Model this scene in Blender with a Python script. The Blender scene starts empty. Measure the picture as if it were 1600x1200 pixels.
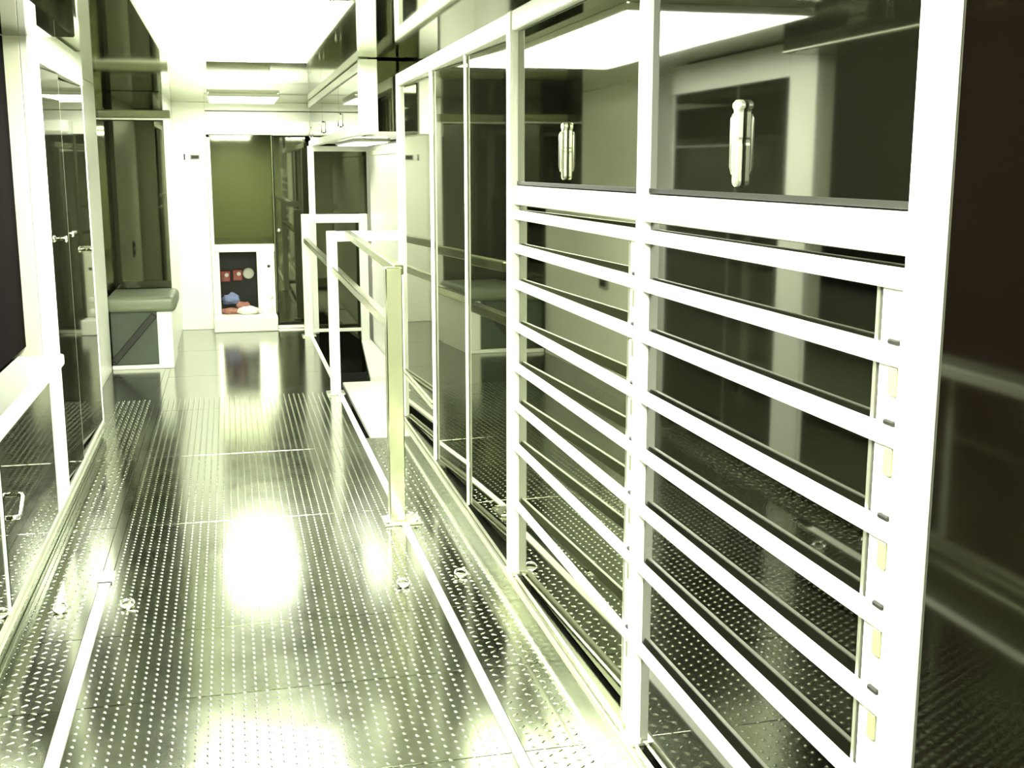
import bpy, bmesh, math, random
from mathutils import Vector, Matrix

random.seed(4)
S = bpy.context.scene
COL = S.collection
PI = math.pi

# ------------------------------------------------------------------ camera
cam_d = bpy.data.cameras.new('camera')
cam = bpy.data.objects.new('camera', cam_d)
COL.objects.link(cam)
cam_d.sensor_fit = 'HORIZONTAL'
cam_d.sensor_width = 36.0
cam_d.lens = 1816.0 / 1600.0 * 36.0
cam_d.clip_start = 0.02
cam.location = (0, 0, 1.6)
cam.rotation_euler = (PI / 2 - math.radians(10.604), 0, -math.radians(13.542))
S.camera = cam

# ------------------------------------------------------------------ world, exposure
w = bpy.data.worlds.new('world')
S.world = w
w.use_nodes = True
w.node_tree.nodes['Background'].inputs[0].default_value = (0.5, 0.55, 0.4, 1)
w.node_tree.nodes['Background'].inputs[1].default_value = 0.02
S.view_settings.view_transform = 'Standard'
S.view_settings.look = 'None'
S.view_settings.gamma = 1.0
S.view_settings.use_curve_mapping = False
S.view_settings.exposure = 1.1
LIGHT_RGB = (0.97, 1.0, 0.84)
LIGHT_POWER = 26.0
S.cycles.max_bounces = 14
S.cycles.glossy_bounces = 8
S.cycles.diffuse_bounces = 5
S.cycles.sample_clamp_indirect = 12.0
S.cycles.blur_glossy = 0.4
S.cycles.caustics_reflective = True


# ------------------------------------------------------------------ materials
def mat(name, col, rough=0.4, metal=0.0, ior=1.5, noise=0.0, nscale=30, emit=None, rough_var=0.0, stretch=None,
        bump=0.0, bump_scale=40):
    m = bpy.data.materials.new(name)
    m.use_nodes = True
    nt = m.node_tree
    b = nt.nodes['Principled BSDF']
    b.inputs['Base Color'].default_value = (*col, 1)
    b.inputs['Roughness'].default_value = rough
    b.inputs['Metallic'].default_value = metal
    b.inputs['IOR'].default_value = ior
    tc = nt.nodes.new('ShaderNodeTexCoord')
    mp = nt.nodes.new('ShaderNodeMapping')
    nt.links.new(tc.outputs['Object'], mp.inputs['Vector'])
    if stretch:
        mp.inputs['Scale'].default_value = stretch
    nz = nt.nodes.new('ShaderNodeTexNoise')
    nz.inputs['Scale'].default_value = nscale
    nz.inputs['Detail'].default_value = 4
    nt.links.new(mp.outputs['Vector'], nz.inputs['Vector'])
    if noise:
        r = nt.nodes.new('ShaderNodeMapRange')
        r.inputs['To Min'].default_value = 1 - noise
        r.inputs['To Max'].default_value = 1 + noise
        nt.links.new(nz.outputs['Fac'], r.inputs['Value'])
        mx = nt.nodes.new('ShaderNodeMix')
        mx.data_type = 'RGBA'
        mx.blend_type = 'MULTIPLY'
        mx.inputs[0].default_value = 1
        mx.inputs[6].default_value = (*col, 1)
        nt.links.new(r.outputs['Result'], mx.inputs[7])
        nt.links.new(mx.outputs[2], b.inputs['Base Color'])
    if rough_var:
        r = nt.nodes.new('ShaderNodeMapRange')
        r.inputs['To Min'].default_value = max(0.0, rough - rough_var)
        r.inputs['To Max'].default_value = rough + rough_var
        nt.links.new(nz.outputs['Fac'], r.inputs['Value'])
        nt.links.new(r.outputs['Result'], b.inputs['Roughness'])
    if bump:
        n2 = nt.nodes.new('ShaderNodeTexNoise')
        n2.inputs['Scale'].default_value = bump_scale
        nt.links.new(mp.outputs['Vector'], n2.inputs['Vector'])
        bp = nt.nodes.new('ShaderNodeBump')
        bp.inputs['Strength'].default_value = bump
        bp.inputs['Distance'].default_value = 0.01
        nt.links.new(n2.outputs['Fac'], bp.inputs['Height'])
        nt.links.new(bp.outputs['Normal'], b.inputs['Normal'])
    if emit:
        b.inputs['Emission Color'].default_value = (*emit[0], 1)
        b.inputs['Emission Strength'].default_value = emit[1]
    return m


M = {
    'white': mat('white_paint', (0.84, 0.85, 0.77), 0.32, noise=0.03, nscale=8),
    'cream': mat('cream_tone', (0.74, 0.73, 0.58), 0.4, noise=0.04, nscale=8),
    'black': mat('gloss_black_panel', (0.0065, 0.0075, 0.0042), 0.03, ior=1.85, noise=0.25, nscale=3, rough_var=0.02),
    'sheet': mat('black_mirror_sheet', (0.0055, 0.0062, 0.0036), 0.025, ior=2.6, noise=0.25, nscale=3, rough_var=0.015),
    'smoke': mat('gloss_black_rack_sheet', (0.0045, 0.0050, 0.0028), 0.03, ior=1.5, noise=0.25, nscale=3, rough_var=0.02),
    'brown': mat('gloss_dark_brown_panel', (0.0028, 0.0019, 0.0012), 0.05, ior=1.45, noise=0.25, nscale=3, rough_var=0.02),
    'matte_black': mat('matte_black', (0.012, 0.013, 0.008), 0.6, noise=0.2),
    'void': mat('flat_black_backing', (0.006, 0.005, 0.005), 0.9, ior=1.02, noise=0.2),
    'ceiling': mat('polished_ceiling_sheet', (0.62, 0.66, 0.50), 0.05, metal=1.0, noise=0.05, nscale=2, rough_var=0.03),
    'floor': mat('tread_plate_metal', (0.27, 0.29, 0.225), 0.15, metal=1.0, noise=0.10, nscale=5, rough_var=0.04),
    'stud': mat('tread_stud_metal', (0.35, 0.38, 0.29), 0.26, metal=1.0),
    'kick': mat('kick_plate_metal', (0.27, 0.29, 0.21), 0.2, metal=1.0, noise=0.1, nscale=9, stretch=(1, .2, 1)),
    'alu': mat('satin_aluminium', (0.80, 0.81, 0.68), 0.28, metal=0.85, noise=0.06, nscale=20, stretch=(1, .05, 1)),
    'steel': mat('stainless_steel', (0.66, 0.67, 0.52), 0.16, metal=1.0, noise=0.1, nscale=12, stretch=(1, 1, .08)),
    'chrome': mat('chrome', (0.85, 0.86, 0.80), 0.06, metal=1.0),
    'counter': mat('grey_laminate', (0.28, 0.29, 0.25), 0.3, noise=0.08, nscale=40),
    'cushion': mat('grey_green_vinyl', (0.15, 0.17, 0.115), 0.38, noise=0.1, nscale=20, bump=0.15),
    'bench_panel': mat('dark_green_panel', (0.05, 0.065, 0.045), 0.25, noise=0.15, nscale=6),
    'rail_dark': mat('dark_olive_metal', (0.13, 0.15, 0.07), 0.25, metal=0.6),
    'olive': mat('olive_trim', (0.30, 0.31, 0.17), 0.35, noise=0.06),
    'red': mat('red_plastic', (0.30, 0.05, 0.035), 0.4, noise=0.1),
    'blue': mat('blue_fabric', (0.17, 0.21, 0.36), 0.8, noise=0.2, bump=0.3),
    'pink': mat('faded_red_fabric', (0.33, 0.15, 0.11), 0.8, noise=0.3, bump=0.3),
    'paper': mat('white_fabric', (0.80, 0.79, 0.70), 0.8, noise=0.08, bump=0.3),
    'diffuser_fill': mat('fill_lit_diffuser', (0.9, 0.9, 0.85), 0.5, emit=(LIGHT_RGB, LIGHT_POWER * 2.2)),
    'diffuser_step_fill': mat('step_fill_diffuser', (0.9, 0.9, 0.85), 0.5, emit=(LIGHT_RGB, LIGHT_POWER * 0.12)),
    'diffuser_dim': mat('dimmer_lit_diffuser', (0.9, 0.9, 0.85), 0.5, emit=(LIGHT_RGB, LIGHT_POWER * 0.42)),  # emission lowered to keep this panel's floor reflection small
    'diffuser': mat('lit_diffuser', (0.9, 0.9, 0.85), 0.5, emit=(LIGHT_RGB, LIGHT_POWER)),
}


for k_ in ('black', 'sheet', 'smoke', 'brown'):      # olive-tinted gloss
    M[k_].node_tree.nodes['Principled BSDF'].inputs['Specular Tint'].default_value = (0.90, 0.96, 0.62, 1)


# ------------------------------------------------------------------ mesh helpers
def box(bm, x0, x1, y0, y1, z0, z1, b=0.0, seg=1):
    r = bmesh.ops.create_cube(bm, size=1)
    vs = r['verts']
    for v in vs:
        v.co = Vector((x0 + (v.co.x + .5) * (x1 - x0), y0 + (v.co.y + .5) * (y1 - y0), z0 + (v.co.z + .5) * (z1 - z0)))
    if b:
        es = list({e for v in vs for e in v.link_edges})
        bmesh.ops.bevel(bm, geom=es, offset=b, segments=seg, affect='EDGES', profile=0.5)
    return bm


def B(*a, **k):
    return box(bmesh.new(), *a, **k)


def tube(bm, pts, r, n=10, caps=True):
    pts = [Vector(p) for p in pts]
    rings = []
    for i, p in enumerate(pts):
        if i == 0:
            d = pts[1] - p
        elif i == len(pts) - 1:
            d = p - pts[i - 1]
        else:
            d = (pts[i + 1] - p).normalized() + (p - pts[i - 1]).normalized()
        d.normalize()
        up = Vector((0, 0, 1)) if abs(d.z) < 0.9 else Vector((1, 0, 0))
        u = d.cross(up).normalized()
        v = d.cross(u).normalized()
        rr = r[i] if isinstance(r, (list, tuple)) else r
        rings.append([bm.verts.new(p + u * rr * math.cos(2 * PI * k / n) + v * rr * math.sin(2 * PI * k / n)) for k in range(n)])
    for a, b in zip(rings, rings[1:]):
        for k in range(n):
            bm.faces.new((a[k], a[(k + 1) % n], b[(k + 1) % n], b[k]))
    if caps:
        bm.faces.new(rings[0][::-1])
        bm.faces.new(rings[-1])
    return bm


def bar(bm, p0, p1, wx, wz, b=0.003):
    """rectangular tube between two points (wx across, wz upright)"""
    p0, p1 = Vector(p0), Vector(p1)
    d = p1 - p0
    L = d.length
    d.normalize()
    up = Vector((0, 0, 1)) if abs(d.z) < 0.95 else Vector((0, 1, 0))
    s = d.cross(up).normalized()
    u = s.cross(d).normalized()
    m = Matrix((s, d, u)).transposed()
    t = bmesh.new()
    box(t, -wx / 2, wx / 2, 0, L, -wz / 2, wz / 2, b)
    for v in t.verts:
        v.co = m @ v.co + p0
    me = bpy.data.meshes.new('t')
    t.to_mesh(me)
    t.free()
    bm.from_mesh(me)
    bpy.data.meshes.remove(me)
    return bm


def prism(bm, poly, axis, a, b):
    """extrude a 2-D polygon along axis ('x','y','z') from a to b"""
    def P(p, t):
        return {'x': (t, p[0], p[1]), 'y': (p[0], t, p[1]), 'z': (p[0], p[1], t)}[axis]
    v0 = [bm.verts.new(P(p, a)) for p in poly]
    v1 = [bm.verts.new(P(p, b)) for p in poly]
    n = len(poly)
    bm.faces.new(v0[::-1])
    bm.faces.new(v1)
    for i in range(n):
        bm.faces.new((v0[i], v0[(i + 1) % n], v1[(i + 1) % n], v1[i]))
    return bm


def obj(name, bm, m, parent=None, smooth=False, label=None):
    bmesh.ops.recalc_face_normals(bm, faces=bm.faces[:])
    me = bpy.data.meshes.new(name)
    org = Vector((0, 0, 0))
    if bm.verts:
        xs = [v.co for v in bm.verts]
        org = Vector(((min(p.x for p in xs) + max(p.x for p in xs)) / 2,
                      (min(p.y for p in xs) + max(p.y for p in xs)) / 2, min(p.z for p in xs)))
        for v in bm.verts:
            v.co -= org
    bm.to_mesh(me)
    bm.free()
    me.materials.append(M[m] if isinstance(m, str) else m)
    if smooth:
        for p in me.polygons:
            p.use_smooth = True
    o = bpy.data.objects.new(name, me)
    COL.objects.link(o)
    o.location = org
    if parent:
        o.parent = parent
        o.location = org - world_loc(parent)
    if label:
        o['label'] = label
    return o


def tilt(bm, deg, x, y):
    '''turn a panel about an upright axis at (x, y): a door or sheet sitting slightly askew'''
    bmesh.ops.rotate(bm, cent=(x, y, 0), matrix=Matrix.Rotation(math.radians(deg), 3, 'Z'), verts=bm.verts[:])
    return bm


def world_loc(o):
    p = Vector(o.location)
    while o.parent:
        o = o.parent
        p += Vector(o.location)
    return p


def thing(name, label, cat, loc, group=None):
    o = bpy.data.objects.new(name, None)
    COL.objects.link(o)
    o.location = loc
    o.empty_display_size = 0.1
    return tag(o, label, cat, group)


def tag(o, label, cat, group=None):
    o['label'] = label
    o['category'] = cat
    if group:
        o['group'] = group
    return o


def struct(name, bm, m, parent=None, label=None):
    o = obj(name, bm, m, parent, label=label)
    if parent is None:
        o['kind'] = 'structure'
    return o


def again(o, parent, dx=0, dy=0, dz=0):
    c = o.copy()
    COL.objects.link(c)
    c.parent = parent
    c.location = Vector(o.location) + Vector((dx, dy, dz))
    return c


ZC = 2.21          # ceiling height
YF = 11.9          # end wall

# ================================================================== the setting
# ---- floor: dark deck with tread plates on it
fb = B(-1.15, 0.735, -3.5, 12.4, -0.10, -0.014)
box(fb, 0.735, 1.40, -3.5, 6.8, -0.10, -0.014)
floor = struct('floor', fb, 'matte_black')
joints = [-3.5, -0.4, 0.8, 2.0, 2.9, 3.46, 4.01, 5.3, 6.6, 7.9, 9.2, 10.5, 12.4]
strips = [(-1.15, -0.556), (-0.512, 0.699), (0.736, 1.40)]
for i, (a, b) in enumerate(zip(joints, joints[1:])):
    for k, (x0, x1) in enumerate(strips):
        y0, y1 = a + .002, b - .002
        if k == 2:
            if y0 > 6.7:
                continue
            y1 = min(y1, 6.8)
        if k == 0 and a < 5.25 and b > 5.25:
            pass
        obj('floor_plate', B(x0, x1, y0, y1, -0.014, 0.0, 0.001), 'floor', floor)
# the small raised studs of the tread plate
sv, sf = [], []
PITX, PITY = 0.034, 0.040
ix = 0
x = -0.80
while x < 0.95:
    y = 2.2 + (PITY / 2 if ix % 2 else 0)
    inner = -0.512 < x < 0.699
    if not (-0.565 < x < -0.503 or 0.69 < x < 0.745):
        while y < 8.3:
            if x > 0.735 and y > 6.75:
                break
            ang = 0.35 if inner else (0.9 if (ix + int(y / PITY)) % 2 else -0.9)
            a_, b_ = (0.0060, 0.0095) if inner else (0.0045, 0.0125)
            base = len(sv)
            ca, sa = math.cos(ang), math.sin(ang)
            for k in range(6):
                t = 2 * PI * k / 6
                px, py = a_ * math.cos(t), b_ * math.sin(t)
                sv.append((x + px * ca - py * sa, y + px * sa + py * ca, 0.0))
            for k in range(6):
                t = 2 * PI * k / 6
                px, py = a_ * .55 * math.cos(t), b_ * .55 * math.sin(t)
                sv.append((x + px * ca - py * sa, y + px * sa + py * ca, 0.0019))
            for k in range(6):
                sf.append((base + k, base + (k + 1) % 6, base + 6 + (k + 1) % 6, base + 6 + k))
            sf.append(tuple(base + 6 + k for k in range(6)))
            y += PITY
    x += PITX
    ix += 1
me = bpy.data.meshes.new('tread_studs')
me.from_pydata(sv, [], sf)
me.materials.append(M['stud'])
for p in me.polygons:
    p.use_smooth = True
studs = bpy.data.objects.new('tread_studs', me)
COL.objects.link(studs)
studs.parent = floor
studs.location = -world_loc(floor)
studs['kind'] = 'stuff'

# ---- ceiling
struct('ceiling', B(-1.15, 1.40, -3.5, 12.4, ZC, ZC + .06), 'ceiling')

# ---- left wall
wl = struct('wall_left', B(-1.15, -1.10, -3.5, 12.4, 0, ZC), 'matte_black')
obj('back_panel', B(-1.10, -0.85, -3.5, 5.15, 0.86, 2.11), 'void', wl, label='black back of the niche over the worktop')
obj('white_panel', B(-1.10, -0.96, 7.02, 9.60, 0, ZC, .004), 'white', wl, label='white wall panel past the tall cabinet')
obj('alcove_lining', B(-1.10, -1.0, 9.60, 10.34, 0, ZC), 'black', wl)

# ---- right wall
wr = struct('wall_right', B(1.36, 1.40, -3.5, 12.4, -0.6, ZC), 'white')

# ---- end wall
wf = struct('wall_far', B(-1.15, 1.40, 12.30, 12.40, 0, ZC), 'matte_black')
struct('trim_6', B(-1.10, -0.50, 10.36, 12.30, 0, ZC, .004), 'white')
struct('trim_7', B(-0.50, -0.19, YF, 12.30, 0, ZC, .004), 'white')
hd = struct('trim_8', B(-0.19, 1.36, YF, 12.30, 1.905, 2.125, .004), 'white')
obj('header_upper', B(-0.19, 1.36, YF - .02, 12.30, 2.133, ZC, .004), 'white', hd)
obj('wall_panel', B(-1.04, -0.505, 10.30, 10.36, 0.50, ZC, .003), 'black', wf, label='tall gloss black panel behind the bench')

struct('wall_near', B(-1.15, 1.40, -3.56, -3.50, 0, ZC), 'olive')

# ---- plinths
def plinth_right():
    bm = B(0.940, 1.36, -3.5, 6.86, 0.0, 0.112)
    o = struct('baseboard_right', bm, 'kick')
    n = bmesh.new()
    tube(n, [(0.948, -3.5, 0.112), (0.948, 6.86, 0.112)], 0.011, 10)
    obj('nosing', n, 'alu', o, smooth=True)
    obj('inner_strip', B(0.966, 0.976, -3.5, 6.86, 0.112, 0.118, .001), 'alu', o)
    obj('foot_strip', B(0.934, 0.940, -3.5, 6.86, 0.0, 0.008, .001), 'alu', o)
    return o
plinth_right()

def plinth_left():
    o = struct('baseboard_left', B(-1.10, -0.772, -3.5, 7.0, 0.0, 0.135), 'kick')
    for z, r in ((0.128, .016), (0.088, .010)):
        n = bmesh.new()
        tube(n, [(-0.772, -3.5, z), (-0.772, 7.0, z)], r, 8)
        obj('nosing', n, 'alu', o, smooth=True)
    obj('toe_strip', B(-0.772, -0.758, -3.5, 7.0, 0.0, 0.035, .003), 'kick', o)
    return o
plinth_left()

# ---- ceiling level trims
struct('trim_1', B(-0.85, -0.575, -3.5, 5.15, 2.112, ZC, .006), 'black', label=None)
struct('trim_2', B(0.985, 1.36, -3.5, 6.86, 2.12, ZC), 'black')
t3 = struct('trim_3', B(-1.10, -0.44, 10.20, 10.30, 1.985, 2.055, .008), 'olive')
obj('lip', B(-1.10, -0.44, 10.18, 10.20, 1.972, 1.99, .003), 'alu', t3)

# ================================================================== ceiling lights
def ceiling_light(x0, x1, y0, y1, label, m='diffuser'):
    t = thing('ceiling_light', label, 'light', ((x0 + x1) / 2, (y0 + y1) / 2, ZC), 'ceiling light panels')
    bm = bmesh.new()
    f = 0.012
    box(bm, x0 - f, x0, y0 - f, y1 + f, ZC - .03, ZC, .003)
    box(bm, x1, x1 + f, y0 - f, y1 + f, ZC - .03, ZC, .003)
    box(bm, x0, x1, y0 - f, y0, ZC - .03, ZC, .003)
    box(bm, x0, x1, y1, y1 + f, ZC - .03, ZC, .003)
    obj('frame', bm, 'white', t)
    obj('diffuser', B(x0, x1, y0, y1, ZC - .024, ZC - .002), m, t)
    return t
ceiling_light(-0.30, 0.46, 4.36, 6.95, 'large glaring ceiling light panel over the middle of the aisle')
ceiling_light(-0.13, 0.45, 10.4, 11.5, 'bright ceiling light panel close to the end wall', 'diffuser_dim')
ceiling_light(-0.30, 0.47, 0.6, 2.0, 'added fill light panel over the viewer, outside the top of the frame')  # unseen panel, added to light the near slats and posts
ceiling_light(-0.30, 0.47, -2.6, -0.8, 'added fill light panel behind the viewer, outside the frame', 'diffuser_fill')  # unseen stronger panel, added to brighten post faces turned to the camera

sl_ = thing('step_fill_light', 'added fill light under the overhead cabinet, brightening the white entry steps', 'light', (1.09, 9.9, 1.80))  # no known fixture here, added to brighten the stairwell
obj('housing', B(0.95, 1.23, 9.1, 10.7, 1.785, 1.80, .003), 'white', sl_)
obj('diffuser', B(0.97, 1.21, 9.12, 10.68, 1.778, 1.785), 'diffuser_step_fill', sl_)

# ================================================================== right side: lockers, slat rack, near cabinet
XP = 0.985    # glass plane
XF = 0.96     # front of posts
# ---- far lockers (three black doors between pale stiles)
lk = thing('wall_locker', 'row of three glossy black locker doors between thin white stiles, beyond the slatted rack', 'cabinet', (1.1, 5.4, 0.118))
obj('carcass', B(1.09, 1.355, 4.02, 6.85, 0.12, 2.12), 'matte_black', lk)
for a, b, tl_ in ((4.05, 4.885, 2.9), (4.905, 5.715, 3.6), (5.765, 6.83, 2.6)):
    d = obj('door', tilt(B(XP, XP + .02, a, b, 0.13, 2.05, .002), tl_, XP, b), 'sheet', lk)
obj('kick_rail', B(0.970, 0.984, 5.80, 6.83, 0.37, 0.385, .002), 'alu', lk)
obj('kick_rail', B(0.970, 0.984, 5.80, 6.83, 0.40, 0.408, .002), 'alu', lk)
obj('stile', B(0.974, 0.984, 4.884, 4.906, 0.12, 2.055, .002), 'white', lk)
obj('stile', B(0.972, 0.984, 5.716, 5.764, 0.12, 2.055, .003), 'white', lk)
obj('stile', B(0.962, 1.355, 6.832, 6.86, 0.12, 2.12, .003), 'white', lk)
obj('top_rail', B(XF, 1.03, 4.06, 6.832, 2.053, 2.12, .004), 'white', lk)

# ---- slatted rack, two bays
rk = thing('slatted_display_rack', 'long white-framed black rack with rows of horizontal white slats and two upper doors', 'rack', (1.1, 2.7, 0.118))
obj('carcass', B(1.09, 1.355, 1.47, 4.02, 0.12, 2.12), 'matte_black', rk)
obj('post', B(XF - .006, 1.03, 3.985, 4.05, 0.12, 2.12, .005), 'white', rk)
obj('mullion', B(XF, 1.03, 2.665, 2.705, 0.12, 2.053, .004), 'white', rk)
obj('post', B(XF + .004, 1.03, 1.450, 1.535, 0.12, 2.12, .004), 'white', rk)
obj('post_foot', B(XF - .012, 1.0, 3.97, 4.06, 0.112, 0.124, .003), 'alu', rk)
obj('post_foot', B(XF - .012, 1.0, 2.65, 2.72, 0.112, 0.124, .003), 'alu', rk)
obj('top_rail', B(XF, 1.03, 1.535, 3.985, 2.053, 2.12, .004), 'white', rk)
SLZ = (1.437, 1.320, 1.195, 1.045, 0.900, 0.758, 0.608, 0.393)
for (y0, y1) in ((2.705, 3.985), (1.535, 2.665)):
    # upper door with pull handle
    d = obj('upper_door', B(XP - .005, XP + .02, y0 + .004, y1 - .004, 1.545, 2.05, .002), 'smoke' if y0 < 2 else 'sheet', rk)
    g = bmesh.new()
    box(g, XP - .008, XP - .001, y0 + .004, y1 - .004, 1.537, 1.549, .001)
    obj('gasket', g, 'matte_black', d)
    hy = (y0 + y1) / 2 + (0.05 if y0 < 2 else 0.03)
    pill = []
    for i in range(9):
        t = PI + PI * i / 8
        pill.append((hy + .0115 * math.cos(t), 1.572 + .0115 * math.sin(t)))
    pill += [(hy + .0115, 1.640), (hy + .009, 1.648), (hy + .0115, 1.656), (hy + .0115, 1.706), (hy + .019, 1.712), (hy + .019, 1.722), (hy + .008, 1.727),
             (hy - .008, 1.727), (hy - .019, 1.722), (hy - .019, 1.712), (hy - .0115, 1.706), (hy - .0115, 1.656), (hy - .009, 1.648), (hy - .0115, 1.640)]
    hh = obj('pull_handle', prism(bmesh.new(), pill, 'x', XP - .020, XP - .006), 'alu', d)
    hh.modifiers.new('bevel', 'BEVEL').width = .003
    obj('lever', tube(bmesh.new(), [(XP - .022, hy, 1.585), (XP - .024, hy, 1.60), (XP - .024, hy, 1.69), (XP - .022, hy, 1.70)], [.004, .006, .006, .004], 10), 'alu', hh, smooth=True)
    # mid band
    obj('mid_rail', B(XF + .004, 1.03, y0, y1, 1.470, 1.534, .004), 'white', rk)
    # lower panel, its edge trim, the slotted standard and the slats
    obj('lower_panel', tilt(B(XP, XP + .012, y0, y1, 0.13, 1.468, .002), 1.5 if y0 > 2 else 0.3, XP, y1), 'smoke' if y0 < 2 else 'sheet', rk)
    obj('edge_trim', B(XP - .009, XP, y0 + .080, y0 + .089, 0.13, 1.42, .001), 'alu', rk)
    obj('gap_strip', B(XP - .004, XP, y0 + .066, y0 + .080, 0.13, 1.42), 'matte_black', rk)
    sd = obj('slotted_standard', B(XP - .013, XP, y0, y0 + .065, 0.13, 1.42, .002), 'white', rk)
    for k, z in enumerate(SLZ):
        sl = B(XF + .005, XF + .016, y0, y1, z - .018, z + .014, .0015)
        s_ = obj('slat', sl, 'white', rk)
        if k:
            c = bmesh.new()
            box(c, XF + .006, XF + .015, y0 + .008, y0 + .036, z + .0142, z + .0225, .002)
            obj('hook', c, 'matte_black', s_)
            c = bmesh.new()
            box(c, XP - .0185, XP - .0125, y0 + .008, y0 + .030, z - .064, z - .020, .002)
            obj('slot_shade', c, 'olive', sd)  # olive block carries the shade in the slot beneath the slat end

# ---- near cabinet
nc = thing('tall_cabinet', 'tall dark brown-black glossy cabinet at the right edge, beside the wide white post', 'cabinet', (1.1, 0.3, 0.118))
obj('carcass', B(1.0, 1.355, -1.0, 1.447, 0.12, 2.12), 'matte_black', nc)
obj('door', B(0.974, 0.998, 0.2, 1.447, 0.13, 2.118, .002), 'brown', nc)
obj('door', B(0.974, 0.998, -1.0, 0.195, 0.13, 2.118, .002), 'brown', nc)

# ================================================================== left side
# ---- base cabinets under the worktop
def base_cabinet(y0, y1, label):
    t = thing('base_cabinet', label, 'cabinet', (-0.95, (y0 + y1) / 2, 0.145), 'base cabinets under the grey worktop')
    obj('carcass', B(-1.09, -0.79, y0 + .002, y1 - .002, 0.145, 0.81), 'matte_black', t)
    d = obj('door', B(-0.785, -0.762, y0 + .008, y1 - .03, 0.15, 0.80, .003), 'black', t)
    h = bmesh.new()
    tube(h, [(-0.762, y0 + .08, .44), (-0.735, y0 + .085, .44), (-0.730, y0 + .095, .445), (-0.730, y0 + .165, .49), (-0.735, y0 + .175, .495), (-0.762, y0 + .18, .495)], .008, 8)
    obj('handle', h, 'chrome', d, smooth=True)
    obj('stile', B(-0.79, -0.758, y1 - .028, y1 - .002, 0.145, 0.81, .003), 'white', t)
base_cabinet(3.96, 5.14, 'glossy black base cabinet with a bright bent pull, left under the worktop')
base_cabinet(2.76, 3.94, 'base cabinet nearer than the one with the visible pull, cut off by the left edge')
base_cabinet(1.56, 2.74, 'base cabinet beside the viewer, seen only mirrored in the black rack')

# ---- worktop
wt = thing('worktop', 'pale grey worktop with a white front edge on the left base cabinets', 'counter', (-0.8, 3.0, 0.81))
obj('top', B(-0.85, -0.70, -1.0, 4.93, 0.812, 0.852, .004), 'counter', wt)
e = bmesh.new()
box(e, -0.70, -0.676, -1.0, 4.95, 0.808, 0.854, .008, 2)
obj('front_edge', e, 'white', wt)

# ---- tall cabinet with two doors
tc = thing('tall_double_cabinet', 'tall two-door black mirror-gloss cabinet with white stile, past the end of the worktop', 'cabinet', (-0.9, 6.1, 0.138))
obj('carcass', B(-1.09, -0.84, 5.18, 6.98, 0.14, 2.20), 'matte_black', tc)
obj('end_panel', B(-1.09, -0.762, 6.985, 7.0, 0.14, 2.20, .002), 'white', tc)
obj('side_panel', B(-1.09, -0.79, 5.15, 5.178, 0.14, 2.20, .002), 'cream', tc)  # white panel, its weaker light put into the cream colour
obj('stile', B(-0.79, -0.757, 5.15, 5.43, 0.14, 2.20, .004), 'white', tc)
obj('header', B(-0.80, -0.757, 5.432, 7.0, 2.035, 2.20, .004), 'white', tc)
d1 = obj('door', tilt(B(-0.785, -0.765, 5.436, 6.045, 0.15, 2.03, .003), -3.0, -0.765, 6.045), 'black', tc)
d2 = obj('door', tilt(B(-0.785, -0.765, 6.055, 6.985, 0.15, 2.03, .003), -3.2, -0.765, 6.985), 'black', tc)
obj('seam_strip', B(-0.785, -0.766, 6.0455, 6.0545, 0.15, 2.03), 'alu', tc)
for d, y, kx in ((d1, 5.83, -0.774), (d2, 6.25, -0.796)):
    k = bmesh.new()
    tube(k, [(kx, y, 1.265), (kx + .014, y, 1.265), (kx + .024, y, 1.265), (kx + .030, y, 1.265)], [.008, .008, .018, .012], 10)
    obj('knob', k, 'chrome', d, smooth=True)
k = bmesh.new()
tube(k, [(-0.773, 6.80, 1.15), (-0.752, 6.80, 1.15), (-0.742, 6.80, 1.15), (-0.736, 6.80, 1.15)], [.008, .008, .02, .014], 10)
obj('latch', k, 'chrome', d2, smooth=True)

# ---- bench in the alcove
bn = thing('bench', 'built-in bench with a thick grey-green padded seat, in the alcove at the far left', 'bench', (-0.72, 9.9, 0))
s = bmesh.new()
box(s, -0.985, -0.445, 9.62, 10.29, 0.455, 0.585, .045, 4)
obj('seat', s, 'cushion', bn, smooth=True)
obj('base', B(-0.955, -0.60, 9.68, 10.29, 0.03, 0.455), 'bench_panel', bn)
obj('side_panel', B(-0.60, -0.485, 9.66, 10.355, 0.0, 0.455, .004), 'white', bn, label='white end panel of the bench')
br = bmesh.new()
bar(br, (-0.945, 9.665, 0.06), (-0.62, 9.665, 0.43), 0.03, 0.05, .004)
obj('brace', br, 'matte_black', bn)
obj('foot_rail', B(-0.96, -0.485, 9.635, 9.665, 0.0, 0.032, .004), 'white', bn)

# ---- switch plate on the white pier
sw = thing('light_switch', 'small dark double switch plate high on the white pier beside the far door', 'switch', (-0.35, YF, 1.70))
obj('plate', B(-0.345, -0.255, YF - .012, YF, 1.665, 1.715, .003), 'counter', sw)
obj('rocker', B(-0.335, -0.265, YF - .018, YF - .0121, 1.675, 1.705, .002), 'matte_black', sw)
obj('indicator', B(-0.405, -0.392, YF - .010, YF, 1.66, 1.72, .002), 'matte_black', sw)

ol = thing('power_outlet', 'small dark power outlet on the white wall, seen mirrored between the rack slats', 'outlet', (-0.955, 8.2, 0.72))
obj('plate', B(-0.960, -0.948, 8.10, 8.28, 0.70, 0.86, .003), 'counter', ol)
obj('socket', B(-0.948, -0.943, 8.13, 8.25, 0.72, 0.765, .001), 'matte_black', ol)
obj('socket', B(-0.948, -0.943, 8.13, 8.25, 0.795, 0.84, .001), 'matte_black', ol)

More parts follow.
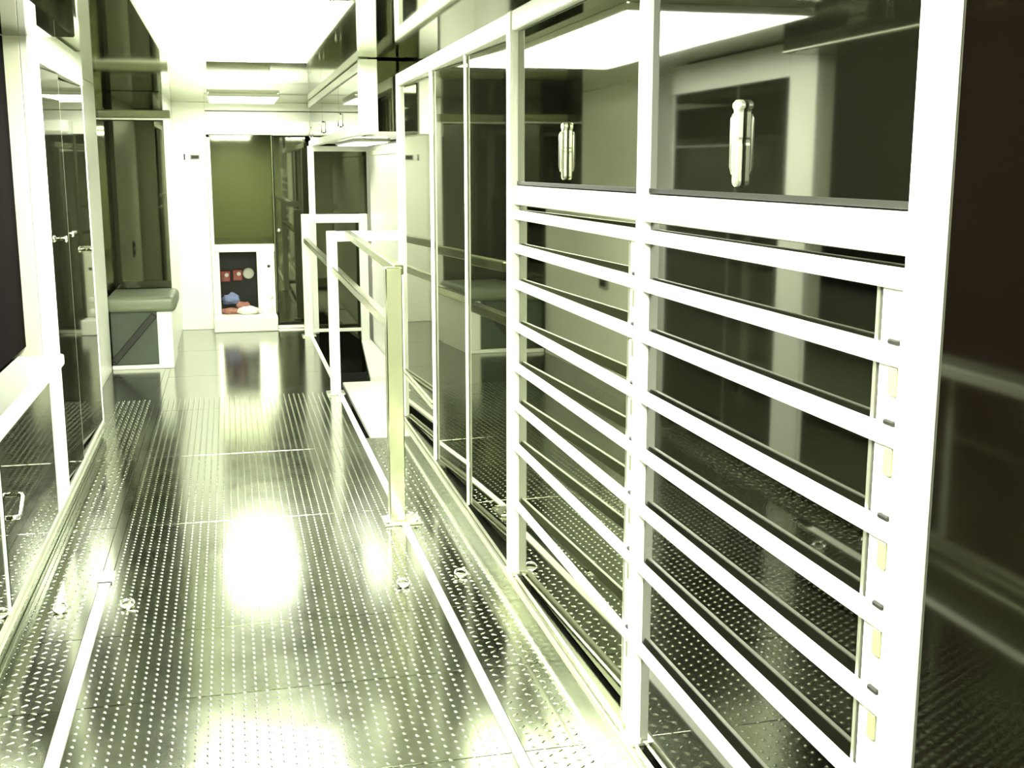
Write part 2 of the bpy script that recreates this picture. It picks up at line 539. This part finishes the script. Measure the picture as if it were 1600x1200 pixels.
# ================================================================== end wall fittings
dr = struct('door_1', B(-0.165, 0.425, YF + .02, YF + .05, 0.80, 1.903, .003), 'black')
obj('jamb', B(-0.188, -0.155, YF - .03, YF + .02, 0.15, 1.88, .003), 'white', dr)
obj('bottom_rail', B(-0.155, 0.425, YF - .02, YF + .02, 0.765, 0.84, .004), 'alu', dr)
obj('edge_strip', B(0.426, 0.438, YF - .01, YF + .03, 0.15, 1.90, .002), 'rail_dark', dr)

cb = thing('equipment_cubby', 'low open equipment cubby with a white sill under the dark glass door', 'cubby', (0.1, 12.0, 0))
obj('back', B(-0.155, 0.425, 12.24, 12.29, 0.15, 0.76), 'matte_black', cb)
obj('side_panel', B(0.245, 0.42, YF - .02, YF + .01, 0.15, 0.764, .003), 'alu', cb)
obj('side_panel', B(-0.155, -0.115, YF - .01, YF + .02, 0.15, 0.764, .003), 'alu', cb)
obj('sill', B(-0.19, 0.425, 11.62, 12.24, 0.0, 0.148, .012, 2), 'white', cb)
for z in (0.315, 0.205):
    k = bmesh.new()
    tube(k, [(0.365, YF - .02, z), (0.365, YF - .035, z), (0.365, YF - .045, z), (0.365, YF - .05, z)], [.026, .03, .026, .012], 12)
    obj('knob', k, 'white', cb, smooth=True)
k = bmesh.new()
tube(k, [(0.36, YF - .02, .62), (0.36, YF - .03, .62)], .016, 10)
obj('lock', k, 'matte_black', cb)

def gauge_box(x, z, label):
    t = thing('gauge_box', label, 'box', (x, 12.2, z - .05), 'red boxes in the equipment cubby')
    obj('housing', B(x - .048, x + .048, 12.16, 12.239, z - .055, z + .055, .008, 2), 'red', t)
    k = bmesh.new()
    tube(k, [(x + .012, 12.16, z + .015), (x + .012, 12.15, z + .015)], .02, 12)
    obj('dial', k, 'paper', t)
    obj('lever', B(x - .03, x - .015, 12.145, 12.161, z - .04, z + .01, .003), 'pink', t)
gauge_box(-0.065, 0.50, 'small red box on the back of the cubby, left of its red neighbour')
gauge_box(0.055, 0.51, 'small red box on the back of the cubby, next to the round white gauge')
rg = thing('round_gauge', 'round cream-white gauge on the dark back of the cubby', 'gauge', (0.165, 12.2, 0.46))
k = bmesh.new()
tube(k, [(0.165, 12.239, .525), (0.165, 12.20, .525), (0.165, 12.185, .525)], [.05, .058, .052], 20)
obj('case', k, 'cream', rg)
k = bmesh.new()
tube(k, [(0.165, 12.185, .525), (0.165, 12.181, .525)], [.042, .040], 20)
obj('face', k, 'paper', rg)

def bundle(name, label, cat, m, c, r, seed, squash=.6):
    rnd = random.Random(seed)
    bm = bmesh.new()
    bmesh.ops.create_icosphere(bm, subdivisions=3, radius=1)
    ph = [rnd.uniform(0, 6.28) for _ in range(6)]
    for v in bm.verts:
        p = v.co.copy()
        n = 1 + .16 * math.sin(5 * p.x + ph[0]) * math.cos(4 * p.y + ph[1]) + .12 * math.sin(9 * p.z + 5 * p.x + ph[2]) + .07 * math.sin(13 * p.y + ph[3])
        v.co = Vector((c[0] + p.x * r[0] * n, c[1] + p.y * r[1] * n, max(c[2], c[2] + r[2] * (p.z * n + .75))))
    o = obj(name, bm, m, smooth=True)
    return tag(o, label, cat)
bundle('crumpled_cloth', 'crumpled blue cloth slumped on the pile in the cubby', 'cloth', 'blue', (-0.02, 12.02, 0.235), (.085, .05, .06), 1)
bundle('crumpled_cloth', 'faded red rag lying on the white sill below the blue cloth', 'cloth', 'pink', (-0.03, 11.92, 0.148), (.09, .05, .035), 2)
bundle('crumpled_cloth', 'dull red and brown rag in the middle of the cubby pile', 'cloth', 'pink', (0.10, 11.99, 0.148), (.075, .05, .065), 3)
bundle('crumpled_cloth', 'crumpled white cloth heaped at the right of the cubby sill', 'cloth', 'paper', (0.15, 11.86, 0.148), (.11, .06, .045), 4)

tl = thing('tall_locker', 'narrow tall dark locker with a tiny bright knob, right of the far glass door', 'locker', (0.6, 12.0, 0))
obj('carcass', B(0.445, 0.80, 11.90, 12.29, 0.0, 1.89), 'matte_black', tl)
ld = obj('door', B(0.447, 0.80, 11.86, 11.898, 0.05, 1.885, .003), 'black', tl)
k = bmesh.new()
tube(k, [(0.475, 11.86, .975), (0.475, 11.845, .975), (0.475, 11.835, .975)], [.010, .022, .014], 10)
obj('knob', k, 'chrome', ld, smooth=True)
obj('foot_rail', B(0.43, 0.80, 11.80, 11.858, 0.0, 0.03, .004), 'alu', tl)
vb = thing('valance_box', 'shallow white box above the narrow dark locker', 'box', (0.62, 11.8, 1.895))
obj('body', B(0.44, 0.80, 11.68, 11.895, 1.895, 2.03, .006), 'white', vb)
obj('front_strip', B(0.44, 0.80, 11.672, 11.68, 1.905, 1.93, .002), 'alu', vb)

# ---- glazed partition at the end of the stairwell
gp = thing('glazed_partition', 'dark glass partition in a white frame behind the farthest guard rail', 'partition', (1.0, 11.4, 0))
obj('frame_post', B(0.745, 0.802, 11.33, 11.40, 0, 1.79, .004), 'white', gp)
obj('glass_panel', B(0.802, 1.30, 11.36, 11.39, -0.4, 1.79, .002), 'black', gp)
obj('top_rail', B(0.802, 1.30, 11.33, 11.36, 1.74, 1.79, .003), 'white', gp)

# ---- overhead cabinet above the stairwell
oc = thing('overhead_cabinet', 'long overhead cabinet with white edges and black glossy face above the stairwell', 'cabinet', (1.05, 9.1, 1.79))
obj('carcass', B(0.80, 1.355, 6.95, 11.45, 1.80, 2.20), 'black', oc)
obj('end_stile', B(0.755, 0.862, 6.885, 6.95, 1.785, 2.205, .004), 'white', oc)
obj('end_panel', B(0.862, 1.355, 6.92, 6.95, 1.80, 2.20, .002), 'black', oc)
obj('bottom_rail', B(0.765, 0.82, 6.95, 11.45, 1.785, 1.840, .004), 'white', oc)
obj('top_rail', B(0.770, 0.82, 6.95, 11.45, 2.150, 2.205, .004), 'white', oc)
for a, b in zip((6.97, 8.47, 9.96), (8.46, 9.95, 11.44)):
    d = obj('door', B(0.782, 0.800, a, b, 1.838, 2.148, .002), 'black', oc)
    h = bmesh.new()
    tube(h, [(0.782, b - .10, 1.87), (0.765, b - .10, 1.875), (0.765, b - .10, 1.955), (0.782, b - .10, 1.96)], .006, 8)
    obj('handle', h, 'chrome', d, smooth=True)

# ================================================================== stairwell, side door, guard rails
d2_ = struct('door_2', B(1.30, 1.345, 7.6, 11.1, -0.45, 1.79, .004), 'white')
obj('rail', B(1.288, 1.30, 7.6, 11.1, 1.70, 1.74, .003), 'cream', d2_)
struct('trim_4', B(0.735, 1.36, 6.8, 11.36, -0.60, -0.55), 'matte_black')
struct('trim_5', B(0.700, 0.735, 6.8, 11.36, -0.55, -0.016), 'bench_panel')
st = thing('entry_steps', 'white entry steps going down inside the guard rails on the right', 'steps', (1.05, 8.9, -0.55))
obj('tread', B(0.80, 1.285, 6.82, 8.95, -0.09, -0.05, .006), 'white', st)
lo = bmesh.new()
prism(lo, [(1.035, 9.10), (1.285, 9.10), (1.285, 11.25), (1.20, 11.25)], 'z', -0.09, -0.05)
obj('tread', lo, 'white', st)
obj('riser', B(0.86, 1.285, 6.90, 8.90, -0.55, -0.09), 'bench_panel', st)
obj('riser', prism(bmesh.new(), [(1.08, 9.14), (1.28, 9.14), (1.28, 11.2), (1.23, 11.2)], 'z', -0.55, -0.09), 'bench_panel', st)

g2 = thing('guard_rail', 'white square-tube guard frame across the middle of the stairwell', 'railing', (0.69, 8.24, 0), 'guard rails round the entry steps')
obj('post', B(0.652, 0.722, 8.205, 8.275, 0, 1.157, .004), 'white', g2)
obj('top_bar', B(0.722, 1.29, 8.205, 8.275, 1.085, 1.155, .004), 'white', g2)
obj('foot_plate', B(0.625, 0.75, 8.17, 8.31, 0.0, 0.012, .003), 'alu', g2)
b_ = bmesh.new()
bar(b_, (0.69, 8.205, 0.905), (0.69, 5.14, 0.895), .045, .045, .004)
obj('mid_rail', b_, 'steel', g2)
b_ = bmesh.new()
bar(b_, (0.80, 8.205, 1.135), (0.72, 5.14, 1.148), .045, .045, .004)
obj('handrail', b_, 'rail_dark', g2)

g1 = thing('guard_rail', 'farthest white guard frame, standing before the dark glass partition', 'railing', (0.69, 11.2, 0), 'guard rails round the entry steps')
obj('post', B(0.655, 0.735, 11.165, 11.235, 0, 1.157, .004), 'white', g1)
obj('post', B(1.195, 1.275, 11.165, 11.235, -0.05, 1.157, .004), 'white', g1)
obj('top_bar', B(0.735, 1.195, 11.165, 11.235, 1.075, 1.155, .004), 'white', g1)
obj('bottom_bar', B(0.735, 1.195, 11.18, 11.22, 0.035, 0.065, .003), 'white', g1)
obj('foot_plate', B(0.63, 0.76, 11.13, 11.27, 0.0, 0.012, .003), 'alu', g1)
b_ = bmesh.new()
bar(b_, (0.69, 11.165, 0.915), (0.69, 8.312, 0.905), .045, .045, .004)
obj('mid_rail', b_, 'rail_dark', g1)

g0 = thing('guard_post', 'stainless steel square post on a bright foot plate, nearest of the stair guards', 'post', (0.69, 5.1, 0), 'guard rails round the entry steps')
obj('post', B(0.652, 0.724, 5.065, 5.137, 0.012, 1.165, .004), 'steel', g0)
obj('foot_plate', B(0.625, 0.79, 5.03, 5.17, 0.0, 0.012, .003), 'alu', g0)
for px, py in ((0.638, 5.045), (0.765, 5.045), (0.765, 5.155)):
    k = bmesh.new()
    tube(k, [(px, py, .012), (px, py, .02), (px, py, .024)], [.012, .012, .006], 6)
    obj('bolt', k, 'chrome', g0)

# ================================================================== on the floor
ft = thing('floor_track', 'bright white track strip set in the floor along the right, running to the stair post', 'track', (0.7175, 5.0, -0.014))
obj('strip', B(0.701, 0.734, -1.5, 11.16, -0.013, 0.004, .002), 'white', ft)
ft = thing('floor_track', 'bright white track strip set in the floor along the left base cabinets', 'track', (-0.534, 2.0, -0.014))
obj('strip', B(-0.554, -0.514, -1.5, 4.55, -0.013, 0.004, .002), 'white', ft)
obj('glint_cap', B(-0.562, -0.506, 4.55, 4.68, -0.013, 0.012, .004), 'chrome', ft)  # polished strip end, added for the bright spot on the floor
obj('filler', B(-0.554, -0.514, 4.68, 12.3, -0.013, -0.001), 'floor', ft)

def tie_down(x, y, label):
    t = thing('tie_down_ring', label, 'ring', (x, y, 0), 'tie-down rings in the floor')
    k = bmesh.new()
    tube(k, [(x, y, 0), (x, y, .005), (x, y, .007)], [.024, .024, .018], 14)
    obj('base', k, 'alu', t)
    k = bmesh.new()
    n = 14
    tube(k, [(x + .024 * math.cos(PI * 2 * i / n), y - .006 + .022 * math.sin(PI * 2 * i / n) * .8, .014 + .012 * math.sin(PI * 2 * i / n)) for i in range(n + 1)], .0045, 6, caps=False)
    obj('ring', k, 'chrome', t, smooth=True)
tie_down(-0.662, 4.30, 'small chrome tie-down ring between the left plinth and the left white floor strip')
tie_down(-0.427, 4.29, 'small tie-down ring just inside the left white floor strip')
tie_down(0.594, 4.27, 'small tie-down ring on the aisle side of the right white floor strip')
tie_down(0.832, 4.325, 'small tie-down ring between the right white floor strip and the rack plinth')
